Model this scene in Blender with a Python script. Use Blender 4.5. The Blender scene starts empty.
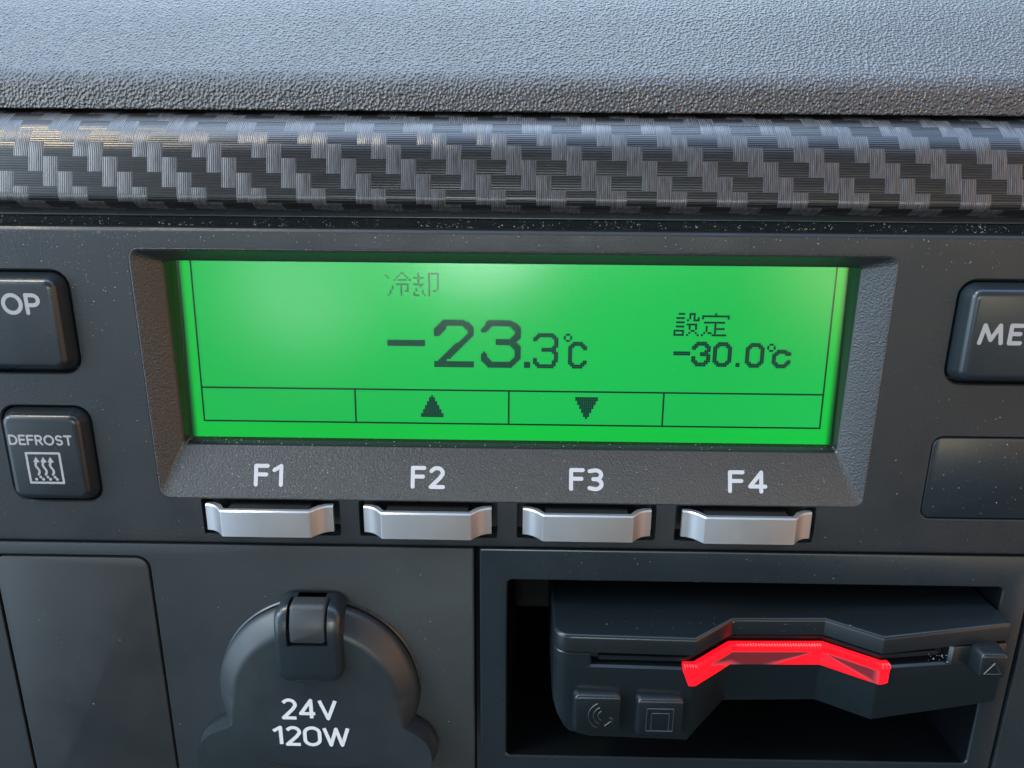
import bpy, bmesh, math, random
from mathutils import Vector, Matrix

random.seed(7)
S = 0.001                      # everything below is measured in millimetres
scene = bpy.context.scene
COL = scene.collection

# ------------------------------------------------------------------ camera
cam_d = bpy.data.cameras.new("camera")
cam = bpy.data.objects.new("camera", cam_d)
COL.objects.link(cam)
cam_d.sensor_width = 36.0
cam_d.lens = 36.0 * 770.0 / 1024.0
cam_d.clip_start = 0.005
cam_d.clip_end = 50.0
right = Vector((0.99984629, 0.01549056, 0.00821162))
down = Vector((0.01231658, -0.28726005, -0.95777344))
fwd = Vector((-0.01247758, 0.95772737, -0.28740668))
M = Matrix((right, -down, -fwd)).transposed().to_4x4()
M.translation = Vector((1.9964, -153.2364, 45.985)) * S
cam.matrix_world = M
scene.camera = cam

# ------------------------------------------------------------------ world: the daylight inside the cab
world = bpy.data.worlds.new("World")
scene.world = world
world.use_nodes = True
wn, wl = world.node_tree.nodes, world.node_tree.links
wn.clear()

def wnode(t, **kw):
    n = wn.new(t)
    for k, v in kw.items():
        setattr(n, k, v)
    return n

tc = wnode("ShaderNodeTexCoord")
sep = wnode("ShaderNodeSeparateXYZ")
wl.new(tc.outputs["Generated"], sep.inputs[0])

def ramp(sock, lo, hi, a=0.0, b=1.0):
    m = wnode("ShaderNodeMapRange", interpolation_type="SMOOTHSTEP")
    m.inputs[1].default_value = lo
    m.inputs[2].default_value = hi
    m.inputs[3].default_value = a
    m.inputs[4].default_value = b
    wl.new(sock, m.inputs[0])
    return m.outputs[0]

def wmix(fac, a, b):
    m = wnode("ShaderNodeMix", data_type="RGBA")
    wl.new(fac, m.inputs[0])
    for s, i in ((a, 6), (b, 7)):
        if isinstance(s, tuple):
            m.inputs[i].default_value = (*s, 1)
        else:
            wl.new(s, m.inputs[i])
    return m.outputs[2]

CAB = (0.27, 0.305, 0.34)        # seats and rear wall behind the camera
FLOOR = (0.030, 0.055, 0.070)
SKY = (1.42, 2.05, 3.15)         # windscreen and sky above
LEFTWIN = (3.0, 3.9, 4.8)
RIGHTW = (1.6, 0.90, 0.52)     # warm door trim on the right
c = wmix(ramp(sep.outputs[2], -0.62, 0.12), FLOOR, CAB)
c = wmix(ramp(sep.outputs[2], 0.20, 0.50), c, (0.15, 0.165, 0.185))      # dim headlining
rw_ = wnode("ShaderNodeMath", operation="MULTIPLY")
wl.new(ramp(sep.outputs[0], 0.45, 0.85), rw_.inputs[0])
wl.new(ramp(sep.outputs[2], -0.55, -0.15), rw_.inputs[1])
c = wmix(rw_.outputs[0], c, RIGHTW)
lw = wnode("ShaderNodeMath", operation="MULTIPLY")
wl.new(ramp(sep.outputs[0], -0.40, -0.80), lw.inputs[0])
wl.new(ramp(sep.outputs[2], -0.55, 0.0), lw.inputs[1])
c = wmix(lw.outputs[0], c, LEFTWIN)
# sky: high up, and everything beyond the dash
ang = wnode("ShaderNodeMath", operation="MULTIPLY_ADD")
wl.new(sep.outputs[1], ang.inputs[0])
ang.inputs[1].default_value = 0.75
wl.new(sep.outputs[2], ang.inputs[2])
c = wmix(ramp(ang.outputs[0], 0.48, 0.72), c, SKY)
far_ = wnode("ShaderNodeMath", operation="MULTIPLY")
wl.new(ramp(sep.outputs[1], 0.25, 0.9), far_.inputs[0])
wl.new(ramp(sep.outputs[2], -0.05, 0.2), far_.inputs[1])
c = wmix(far_.outputs[0], c, (2.9, 3.9, 4.5))      # bright horizon through the windscreen
# soft bright spots added to the surroundings for glare on screen and trim
def patch(c, d, inner, outer, col):
    v = wnode("ShaderNodeVectorMath", operation="DOT_PRODUCT")
    wl.new(tc.outputs["Generated"], v.inputs[0])
    v.inputs[1].default_value = Vector(d).normalized()
    return wmix(ramp(v.outputs["Value"], math.cos(math.radians(outer)), math.cos(math.radians(inner))), c, col)
c = patch(c, (-0.52, -0.20, 0.83), 2, 7, (34, 28, 18))      # the sun's glare in the side glass
c = patch(c, (-0.06, -1, 0.04), 2, 8, (12, 13.5, 13.5))
c = patch(c, (-0.28, -1, -0.05), 1, 7, (4.6, 5.1, 5.3))
c = patch(c, (0.16, -1, 0.10), 2, 9, (3.4, 3.8, 3.8))
c = patch(c, (0.44, -1, 0.00), 1, 8, (5.4, 4.8, 3.0))
nz = wnode("ShaderNodeTexNoise")
nz.inputs["Scale"].default_value = 3.2
nz.inputs["Detail"].default_value = 1.5
wl.new(tc.outputs["Generated"], nz.inputs["Vector"])
bg = wnode("ShaderNodeBackground")
wl.new(c, bg.inputs[0])
wl.new(ramp(nz.outputs["Fac"], 0.35, 0.68, 0.62, 1.55), bg.inputs[1])
wo = wnode("ShaderNodeOutputWorld")
wl.new(bg.outputs[0], wo.inputs[0])

# ------------------------------------------------------------------ lamps
def area(name, loc, target, sx, sy, power, color):
    d = bpy.data.lights.new(name, "AREA")
    d.shape = "RECTANGLE"
    d.size, d.size_y = sx * S, sy * S
    d.energy = power
    d.color = color
    o = bpy.data.objects.new(name, d)
    COL.objects.link(o)
    o.location = Vector(loc) * S
    dirv = (Vector(target) - Vector(loc)).normalized()
    o.rotation_euler = dirv.to_track_quat("-Z", "Y").to_euler()
    return o

area("side_window_light", (-620, -260, 330), (0, 0, 0), 300, 260, 2.2, (0.80, 0.92, 1.0))
area("windscreen_light", (-60, 150, 620), (0, 0, 20), 700, 260, 2.4, (0.62, 0.80, 1.0))

scene.view_settings.view_transform = "Standard"
scene.view_settings.look = "None"
scene.view_settings.exposure = 0.0
scene.view_settings.gamma = 1.0

# ------------------------------------------------------------------ materials
def mat(name, base, rough=0.5, metal=0.0, spec=0.5, **kw):
    m = bpy.data.materials.new(name)
    m.use_nodes = True
    p = m.node_tree.nodes["Principled BSDF"]
    p.inputs["Base Color"].default_value = (*base, 1)
    p.inputs["Roughness"].default_value = rough
    p.inputs["Metallic"].default_value = metal
    p.inputs["Specular IOR Level"].default_value = spec
    for k, v in kw.items():
        p.inputs[k].default_value = v
    return m, m.node_tree.nodes, m.node_tree.links, p

def tex(n, l, kind, scale, coord="Object", vec=None, **kw):
    if vec is None:
        t = n.new("ShaderNodeTexCoord")
        vec = t.outputs[coord]
    x = n.new(kind)
    x.inputs["Scale"].default_value = scale
    l.new(vec, x.inputs["Vector"])
    for k, v in kw.items():
        if k in x.inputs:
            x.inputs[k].default_value = v
        else:
            setattr(x, k, v)
    return x

def mrange(n, l, sock, a, b, c, d, smooth=False):
    m = n.new("ShaderNodeMapRange")
    if smooth:
        m.interpolation_type = "SMOOTHSTEP"
    for i, v in zip((1, 2, 3, 4), (a, b, c, d)):
        m.inputs[i].default_value = v
    l.new(sock, m.inputs[0])
    return m.outputs[0]

def math_(n, l, op, a, b=None, c=None):
    m = n.new("ShaderNodeMath")
    m.operation = op
    for i, v in enumerate((a, b, c)):
        if v is None:
            continue
        if isinstance(v, (int, float)):
            m.inputs[i].default_value = v
        else:
            l.new(v, m.inputs[i])
    return m.outputs[0]

def bump(n, l, p, height, dist, strength=1.0, prev=None):
    b = n.new("ShaderNodeBump")
    b.inputs["Distance"].default_value = dist * S
    b.inputs["Strength"].default_value = strength
    l.new(height, b.inputs["Height"])
    if prev:
        l.new(prev.outputs[0], b.inputs["Normal"])
    l.new(b.outputs[0], p.inputs["Normal"])
    return b

def plastic(name, base, rough, grain, depth, spec=0.5, blotch=0.12):
    """moulded plastic: fine spark-eroded grain, slightly uneven gloss"""
    m, n, l, p = mat(name, base, rough, spec=spec)
    g = tex(n, l, "ShaderNodeTexNoise", 1000.0 / grain, Detail=2.5, Roughness=0.6)
    bump(n, l, p, g.outputs["Fac"], depth)
    w = tex(n, l, "ShaderNodeTexNoise", 45.0, Detail=4.0, Roughness=0.65)
    l.new(mrange(n, l, w.outputs["Fac"], 0.3, 0.7, rough - blotch, rough + blotch), p.inputs["Roughness"])
    return m

MAT = {}
MAT["fascia"] = plastic("fascia_plastic", (0.013, 0.017, 0.021), 0.44, 0.55, 0.05)
MAT["panel"] = plastic("lower_panel_plastic", (0.013, 0.019, 0.023), 0.52, 0.75, 0.045)
MAT["smooth"] = plastic("smooth_black_plastic", (0.014, 0.020, 0.025), 0.26, 0.5, 0.008, blotch=0.06)
MAT["cover"] = plastic("blank_cover_plastic", (0.022, 0.027, 0.031), 0.45, 0.5, 0.010)
MAT["bezel"] = plastic("bezel_plastic", (0.022, 0.023, 0.026), 0.33, 0.42, 0.20, spec=0.75, blotch=0.06)
MAT["reader"] = plastic("reader_plastic", (0.008, 0.012, 0.015), 0.25, 0.4, 0.008, blotch=0.05)
MAT["lid"] = plastic("socket_lid_plastic", (0.018, 0.025, 0.030), 0.36, 0.45, 0.03)
MAT["dark"] = plastic("dark_cavity_plastic", (0.008, 0.010, 0.012), 0.6, 0.5, 0.01)
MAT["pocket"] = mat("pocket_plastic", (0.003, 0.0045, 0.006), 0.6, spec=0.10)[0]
MAT["gloss"] = mat("window_wall_gloss", (0.012, 0.014, 0.014), 0.20, spec=0.6)[0]
MAT["print"] = mat("white_print", (0.46, 0.47, 0.51), 0.6)[0]
MAT["print_socket"] = mat("socket_print", (0.62, 0.64, 0.68), 0.5)[0]
MAT["print_button"] = mat("grey_print", (0.33, 0.33, 0.34), 0.5)[0]
MAT["dust"] = mat("dust_and_glint_specks", (0.40, 0.40, 0.385), 0.8)[0]
MAT["emboss"] = mat("embossed_plastic", (0.030, 0.035, 0.040), 0.38)[0]

# leather grain of the dash pad
def pad_material():
    m, n, l, p = mat("grained_dash_skin", (0.030, 0.031, 0.034), 0.42, spec=0.85)
    t = n.new("ShaderNodeTexCoord")
    d = tex(n, l, "ShaderNodeTexNoise", 700.0, vec=t.outputs["UV"], Detail=2.0)
    a = n.new("ShaderNodeVectorMath"); a.operation = "MULTIPLY_ADD"
    l.new(d.outputs["Color"], a.inputs[0])
    a.inputs[1].default_value = (0.0006, 0.0006, 0.0006)
    l.new(t.outputs["UV"], a.inputs[2])
    v = tex(n, l, "ShaderNodeTexVoronoi", 1600.0, vec=a.outputs[0], feature="SMOOTH_F1", Smoothness=0.35)
    f = tex(n, l, "ShaderNodeTexNoise", 2200.0, vec=t.outputs["UV"], Detail=3.0)
    h = math_(n, l, "MULTIPLY_ADD", f.outputs["Fac"], 0.55, v.outputs["Distance"])
    bump(n, l, p, h, 0.50)
    w = tex(n, l, "ShaderNodeTexNoise", 60.0, Detail=3.0)
    l.new(mrange(n, l, w.outputs["Fac"], 0.3, 0.7, 0.30, 0.36), p.inputs["Roughness"])
    return m
MAT["pad"] = pad_material()

# twill carbon film: 2x2 weave of ribbed tows (UV: u along the strip, v round the section, both in mm)
UOFF, VOFF = 92.29, -22.31
def carbon_material():
    m, n, l, p = mat("carbon_weave_film", (0.03, 0.03, 0.035), 0.27, spec=0.55)
    t = n.new("ShaderNodeTexCoord")
    s = n.new("ShaderNodeSeparateXYZ")
    l.new(t.outputs["UV"], s.inputs[0])
    wob = tex(n, l, "ShaderNodeTexNoise", 0.35, vec=t.outputs["UV"], Detail=1.0)
    ww = math_(n, l, "MULTIPLY_ADD", wob.outputs["Fac"], 0.05, -0.025)
    K = 2.93
    u = math_(n, l, "ADD", math_(n, l, "ADD", s.outputs[0], ww), UOFF)
    v = math_(n, l, "ADD", math_(n, l, "SUBTRACT", s.outputs[1], ww), VOFF)
    iu = math_(n, l, "FLOOR", math_(n, l, "DIVIDE", u, K))
    iv = math_(n, l, "FLOOR", math_(n, l, "DIVIDE", v, K))
    q = math_(n, l, "FLOORED_MODULO", math_(n, l, "ADD", iu, iv), 4.0)
    warp = math_(n, l, "GREATER_THAN", q, 1.5)                      # 1 = upright tow on top
    TAU = 2 * math.pi
    ru = math_(n, l, "SINE", math_(n, l, "MULTIPLY", u, TAU * 8 / K))
    rv = math_(n, l, "SINE", math_(n, l, "MULTIPLY", v, TAU * 6 / K))
    # tow crowning: each float bulges a little over its width
    fu = math_(n, l, "FRACT", math_(n, l, "DIVIDE", u, K))
    fv = math_(n, l, "FRACT", math_(n, l, "DIVIDE", v, K))
    cu = math_(n, l, "SINE", math_(n, l, "MULTIPLY", fu, math.pi))
    cv = math_(n, l, "SINE", math_(n, l, "MULTIPLY", fv, math.pi))
    hu = math_(n, l, "MULTIPLY_ADD", ru, 0.013, math_(n, l, "MULTIPLY_ADD", cu, 0.07, 0.05))
    hv = math_(n, l, "MULTIPLY_ADD", rv, 0.011, math_(n, l, "MULTIPLY", cv, 0.05))
    mx = n.new("ShaderNodeMix")
    l.new(warp, mx.inputs[0]); l.new(hv, mx.inputs[2]); l.new(hu, mx.inputs[3])
    bump(n, l, p, mx.outputs[0], 1.0)
    # fibre-to-fibre tone
    mp = n.new("ShaderNodeMapping"); mp.inputs["Scale"].default_value = (3.2, 0.25, 1)
    l.new(t.outputs["UV"], mp.inputs[0])
    fn = tex(n, l, "ShaderNodeTexNoise", 1.0, vec=mp.outputs[0], Detail=2.0)
    mp2 = n.new("ShaderNodeMapping"); mp2.inputs["Scale"].default_value = (0.2, 3.0, 1)
    l.new(t.outputs["UV"], mp2.inputs[0])
    fn2 = tex(n, l, "ShaderNodeTexNoise", 1.0, vec=mp2.outputs[0], Detail=2.0)
    lt = mrange(n, l, fn.outputs["Fac"], 0.3, 0.7, 0.035, 0.095)
    lt = math_(n, l, "MULTIPLY", lt, mrange(n, l, ru, -1, 1, 0.45, 1.35))
    dk = mrange(n, l, fn2.outputs["Fac"], 0.3, 0.7, 0.009, 0.018)
    dk = math_(n, l, "MULTIPLY", dk, mrange(n, l, rv, -1, 1, 0.6, 1.4))
    tone = n.new("ShaderNodeMix")
    l.new(warp, tone.inputs[0]); l.new(dk, tone.inputs[2]); l.new(lt, tone.inputs[3])
    comb = n.new("ShaderNodeCombineColor")
    l.new(tone.outputs[0], comb.inputs[0])
    l.new(math_(n, l, "MULTIPLY", tone.outputs[0], 1.0), comb.inputs[1])
    l.new(math_(n, l, "MULTIPLY", tone.outputs[0], 1.08), comb.inputs[2])
    l.new(comb.outputs[0], p.inputs["Base Color"])
    return m
MAT["carbon"] = carbon_material()

def metal_material():
    m, n, l, p = mat("brushed_silver", (0.50, 0.50, 0.52), 0.38, metal=0.85)
    t = n.new("ShaderNodeTexCoord")
    mp = n.new("ShaderNodeMapping"); mp.inputs["Scale"].default_value = (60, 900, 3500)
    l.new(t.outputs["Object"], mp.inputs[0])
    b = tex(n, l, "ShaderNodeTexNoise", 1.0, vec=mp.outputs[0], Detail=3.0)
    bump(n, l, p, b.outputs["Fac"], 0.006)
    w = tex(n, l, "ShaderNodeTexNoise", 260.0, Detail=3.0)
    l.new(mrange(n, l, w.outputs["Fac"], 0.3, 0.7, 0.36, 0.40), p.inputs["Roughness"])
    return m
MAT["metal"] = metal_material()

def lcd_material(name, col, strength, edge=True):
    """backlit panel: edge-lit diffuser, so it dies away beside the frame"""
    m, n, l, p = mat(name, (0.001, 0.012, 0.005), 0.45, spec=0.04)
    p.inputs["Emission Color"].default_value = (*col, 1)
    t = n.new("ShaderNodeTexCoord")
    s = n.new("ShaderNodeSeparateXYZ")
    l.new(t.outputs["Object"], s.inputs[0])
    ax = math_(n, l, "ABSOLUTE", math_(n, l, "ADD", s.outputs[0], 0.0004))
    e = mrange(n, l, ax, 0.0690, 0.0706, 1.0, 0.10, True)
    w = tex(n, l, "ShaderNodeTexNoise", 16.0, Detail=1.0)
    wv = mrange(n, l, w.outputs["Fac"], 0.3, 0.7, 0.93, 1.07)
    l.new(math_(n, l, "MULTIPLY", math_(n, l, "MULTIPLY", e, wv), strength), p.inputs["Emission Strength"])
    return m
MAT["backlight"] = lcd_material("green_backlight", (0.002, 0.58, 0.055), 0.95)
MAT["matrix"] = lcd_material("green_pixel_area", (0.006, 0.54, 0.085), 0.95)

def lcd_dark(name, col, a):
    """switched-on liquid crystal: absorbs most of the backlight"""
    m, n, l, p = mat(name, (0.01, 0.02, 0.02), 0.4, spec=0.2)
    tr = n.new("ShaderNodeBsdfTransparent")
    tr.inputs[0].default_value = (*col, 1)
    mx = n.new("ShaderNodeMixShader")
    mx.inputs[0].default_value = a
    out = n["Material Output"]
    l.new(tr.outputs[0], mx.inputs[1])
    l.new(p.outputs[0], mx.inputs[2])
    l.new(mx.outputs[0], out.inputs[0])
    return m
MAT["seg"] = lcd_dark("lcd_dark_cells", (0.5, 0.022, 0.34), 0.06)
MAT["seg_line"] = lcd_dark("lcd_line_cells", (0.20, 0.08, 0.20), 0.05)
MAT["seg_faint"] = lcd_dark("lcd_faint_cells", (1.0, 0.42, 0.55), 0.06)

def pane_material():
    m = bpy.data.materials.new("display_window")
    m.use_nodes = True
    n, l = m.node_tree.nodes, m.node_tree.links
    n.remove(n["Principled BSDF"])
    tr = n.new("ShaderNodeBsdfTransparent")
    tr.inputs[0].default_value = (0.97, 0.99, 0.98, 1)
    g = n.new("ShaderNodeBsdfGlossy")
    g.inputs["Roughness"].default_value = 0.16
    g.inputs["Color"].default_value = (1, 1, 1, 1)
    fr = n.new("ShaderNodeFresnel"); fr.inputs[0].default_value = 1.5
    k = math_(n, l, "MULTIPLY_ADD", fr.outputs[0], 0.75, 0.003)
    mx = n.new("ShaderNodeMixShader")
    l.new(k, mx.inputs[0]); l.new(tr.outputs[0], mx.inputs[1]); l.new(g.outputs[0], mx.inputs[2])
    l.new(mx.outputs[0], n["Material Output"].inputs[0])
    return m
MAT["pane"] = pane_material()

def red_material():
    m, n, l, p = mat("red_lit_acrylic", (0.10, 0.004, 0.008), 0.32, spec=0.3)
    t = n.new("ShaderNodeTexCoord")
    s = n.new("ShaderNodeSeparateXYZ")
    l.new(t.outputs["Object"], s.inputs[0])
    x = math_(n, l, "MULTIPLY", s.outputs[0], 1000.0)      # mm from the guide's left end
    z = math_(n, l, "MULTIPLY", s.outputs[2], 1000.0)
    # uneven glow written into the emission: left end, right of middle, right end, rim
    low = mrange(n, l, z, -4.9, -2.0, 1.0, 0.0)                  # painted glow widens towards the lower edge
    l1 = mrange(n, l, math_(n, l, "DIVIDE", x, math_(n, l, "MULTIPLY_ADD", low, 7.0, 8.0)), 0.45, 1.0, 1.0, 0.0, True)
    l2 = mrange(n, l, math_(n, l, "DIVIDE", math_(n, l, "ABSOLUTE", math_(n, l, "SUBTRACT", x, 31.0)), math_(n, l, "MULTIPLY_ADD", low, 10.5, 2.2)), 0.45, 1.0, 1.0, 0.0, True)
    l3 = mrange(n, l, x, 40.5, 43.5, 0.0, 1.0, True)
    rim = mrange(n, l, z, -2.1, -1.5, 0.0, 0.9, True)
    a = math_(n, l, "MAXIMUM", math_(n, l, "MAXIMUM", l1, l2), math_(n, l, "MAXIMUM", l3, rim))
    w = tex(n, l, "ShaderNodeTexNoise", 420.0, Detail=2.0)
    a = math_(n, l, "MULTIPLY", a, mrange(n, l, w.outputs["Fac"], 0.3, 0.7, 0.75, 1.2))
    tk = math_(n, l, "FRACT", math_(n, l, "DIVIDE", x, 0.58))       # ridge highlights painted as bright and dim stripes in the rim's emission
    tk = mrange(n, l, math_(n, l, "ABSOLUTE", math_(n, l, "SUBTRACT", tk, 0.5)), 0.1, 0.4, 0.6, 1.15, True)
    on = mrange(n, l, z, -1.9, -1.5, 0.0, 1.0, True)
    tk = math_(n, l, "ADD", 1.0, math_(n, l, "MULTIPLY", on, math_(n, l, "SUBTRACT", tk, 1.0)))
    st = math_(n, l, "MULTIPLY", math_(n, l, "MULTIPLY_ADD", a, 1.7, 0.10), tk)
    l.new(st, p.inputs["Emission Strength"])
    cr = n.new("ShaderNodeMix"); cr.data_type = "RGBA"
    cr.inputs[6].default_value = (0.75, 0.16, 0.20, 1)
    cr.inputs[7].default_value = (1.0, 0.004, 0.012, 1)
    l.new(math_(n, l, "MINIMUM", math_(n, l, "MULTIPLY", a, 1.7), 1.0), cr.inputs[0])
    l.new(cr.outputs[2], p.inputs["Emission Color"])
    return m
MAT["red"] = red_material()

# ------------------------------------------------------------------ object helpers
def link(name, bm, m, parent=None, origin=(0, 0, 0), smooth=35):
    """bm is in millimetres of the panel's frame; origin = where the object's own origin sits"""
    bmesh.ops.remove_doubles(bm, verts=bm.verts, dist=1e-5)
    me = bpy.data.meshes.new(name)
    base = Vector(origin)
    if parent is not None and "org" in ORG.get(parent.name, {}):
        pass
    for v in bm.verts:
        v.co = (v.co - base) * S
    bm.normal_update()
    bm.to_mesh(me)
    bm.free()
    me.materials.append(m)
    if smooth:
        me.shade_smooth()
        me.set_sharp_from_angle(angle=math.radians(smooth))
    o = bpy.data.objects.new(name, me)
    COL.objects.link(o)
    porg = ORG[parent.name] if parent is not None else Vector((0, 0, 0))
    ORG[o.name] = base
    o.location = (base - porg) * S
    o.parent = parent
    return o

ORG = {}
def thing(name, label, cat, loc, group=None):
    o = bpy.data.objects.new(name, None)
    o.empty_display_size = 0.01
    COL.objects.link(o)
    o.location = Vector(loc) * S
    ORG[o.name] = Vector(loc)
    o["label"] = label
    o["category"] = cat
    if group:
        o["group"] = group
    return o

def rloop(x0, x1, z0, z1, r, seg=5):
    """rounded rectangle as (x, z) points, anticlockwise from the lower right corner"""
    r = max(r, 0.02)
    pts = []
    for cx, cz, a0 in ((x1 - r, z0 + r, -90), (x1 - r, z1 - r, 0), (x0 + r, z1 - r, 90), (x0 + r, z0 + r, 180)):
        for k in range(seg + 1):
            a = math.radians(a0 + 90 * k / seg)
            pts.append((cx + r * math.cos(a), cz + r * math.sin(a)))
    return pts

def stack(loops, cap_first=True, cap_last=True, bm=None):
    """loops: list of lists of 3-D points of equal length, skinned in order"""
    bm = bm or bmesh.new()
    rows = [[bm.verts.new(p) for p in lp] for lp in loops]
    n = len(rows[0])
    for a, b in zip(rows, rows[1:]):
        for i in range(n):
            j = (i + 1) % n
            bm.faces.new((a[i], a[j], b[j], b[i]))
    if cap_first:
        bm.faces.new(list(reversed(rows[0])))
    if cap_last:
        bm.faces.new(rows[-1])
    bmesh.ops.recalc_face_normals(bm, faces=bm.faces)
    return bm

def rstack(x0, x1, z0, z1, r, prof, seg=5, **kw):
    """rounded-rectangle solid; prof = [(inset, y), ...] from back to front"""
    loops = []
    for ins, y in prof:
        loops.append([(x, y, z) for x, z in rloop(x0 + ins, x1 - ins, z0 + ins, z1 - ins, max(r - ins, 0.15), seg)])
    return stack(loops, **kw)

def fillet(h_back, h_front, rad, n=5, wall=0.0):
    """profile of a wall that rounds over into a flat face"""
    pr = [(0.0, h_back)]
    for k in range(n + 1):
        a = math.radians(90 * k / n)
        pr.append((wall + rad * (1 - math.cos(a)), h_front + rad * (1 - math.sin(a))))
    return pr

def box(x0, x1, y0, y1, z0, z1, bm=None):
    bm = bm or bmesh.new()
    vs = [bm.verts.new((x, y, z)) for x in (x0, x1) for y in (y0, y1) for z in (z0, z1)]
    for f in ((0, 1, 3, 2), (4, 6, 7, 5), (0, 4, 5, 1), (2, 3, 7, 6), (0, 2, 6, 4), (1, 5, 7, 3)):
        bm.faces.new([vs[i] for i in f])
    bmesh.ops.recalc_face_normals(bm, faces=bm.faces)
    return bm

def boolean(o, cutters):
    """cut the closed cutter meshes out of o, then drop them"""
    cs = []
    for cbm in cutters:
        me = bpy.data.meshes.new("cutter")
        base = ORG[o.name]
        for v in cbm.verts:
            v.co = (v.co - base) * S
        cbm.to_mesh(me); cbm.free()
        co = bpy.data.objects.new("cutter", me)
        COL.objects.link(co)
        co.matrix_world = Matrix.Translation(base * S)
        cs.append(co)
        md = o.modifiers.new("cut", "BOOLEAN")
        md.operation = "DIFFERENCE"
        md.solver = "EXACT"
        md.object = co
    bpy.context.view_layer.update()
    dg = bpy.context.evaluated_depsgraph_get()
    me = bpy.data.meshes.new_from_object(o.evaluated_get(dg))
    o.modifiers.clear()
    old = o.data
    o.data = me
    me.name = o.name
    bpy.data.meshes.remove(old)
    me.shade_smooth()
    me.set_sharp_from_angle(angle=math.radians(30))
    for co in cs:
        d = co.data
        bpy.data.objects.remove(co)
        bpy.data.meshes.remove(d)

def hole(x0, x1, z0, z1, r, depth=6.0, ch=0.25, y=0.0):
    """cutter for a hole with a small chamfered rim"""
    pr = [(-ch - 0.3, y - 0.3 - 0.0), (-ch, y), (0.0, y + ch), (0.0, y + depth)]
    pr[0] = (-ch - 0.3, y - 0.3)
    return rstack(x0, x1, z0, z1, r, pr)

def extrude_profile(prof, x0, x1, uv=False, closed=False, nx=1):
    """prof: (y, z) polyline swept along x; uv = (x, arc length) in mm"""
    bm = bmesh.new()
    lay = bm.loops.layers.uv.new("UVMap") if uv else None
    arc = [0.0]
    for a, b in zip(prof, prof[1:]):
        arc.append(arc[-1] + math.hypot(b[0] - a[0], b[1] - a[1]))
    xs = [x0 + (x1 - x0) * i / nx for i in range(nx + 1)]
    rows = [[bm.verts.new((x, y, z)) for y, z in prof] for x in xs]
    for i in range(nx):
        for j in range(len(prof) - 1):
            f = bm.faces.new((rows[i][j], rows[i + 1][j], rows[i + 1][j + 1], rows[i][j + 1]))
            if uv:
                for lp, (uu, vv) in zip(f.loops, ((xs[i], arc[j]), (xs[i + 1], arc[j]), (xs[i + 1], arc[j + 1]), (xs[i], arc[j + 1]))):
                    lp[lay].uv = (uu * uv, vv * uv)
    if closed:
        for r in (rows[0], rows[-1]):
            bm.faces.new(r)
    return bm

def rounded(prof, rads, n=6):
    """round the corners of an open (a, b) polyline"""
    out = [prof[0]]
    for i in range(1, len(prof) - 1):
        p, q, s = Vector(prof[i - 1]), Vector(prof[i]), Vector(prof[i + 1])
        r = rads[i]
        if r <= 0:
            out.append(tuple(q)); continue
        d1, d2 = (p - q).normalized(), (s - q).normalized()
        r = min(r, (p - q).length * .48, (s - q).length * .48)
        a, b = q + d1 * r, q + d2 * r
        for k in range(n + 1):
            t = k / n
            out.append(tuple(a * (1 - t) ** 2 + q * 2 * t * (1 - t) + b * t * t))
    out.append(prof[-1])
    return out

# ------------------------------------------------------------------ lettering
def arc(cx, cy, rx, ry, a0, a1, n=10):
    return [(cx + rx * math.cos(math.radians(a0 + (a1 - a0) * k / n)), cy + ry * math.sin(math.radians(a0 + (a1 - a0) * k / n))) for k in range(n + 1)]

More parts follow.
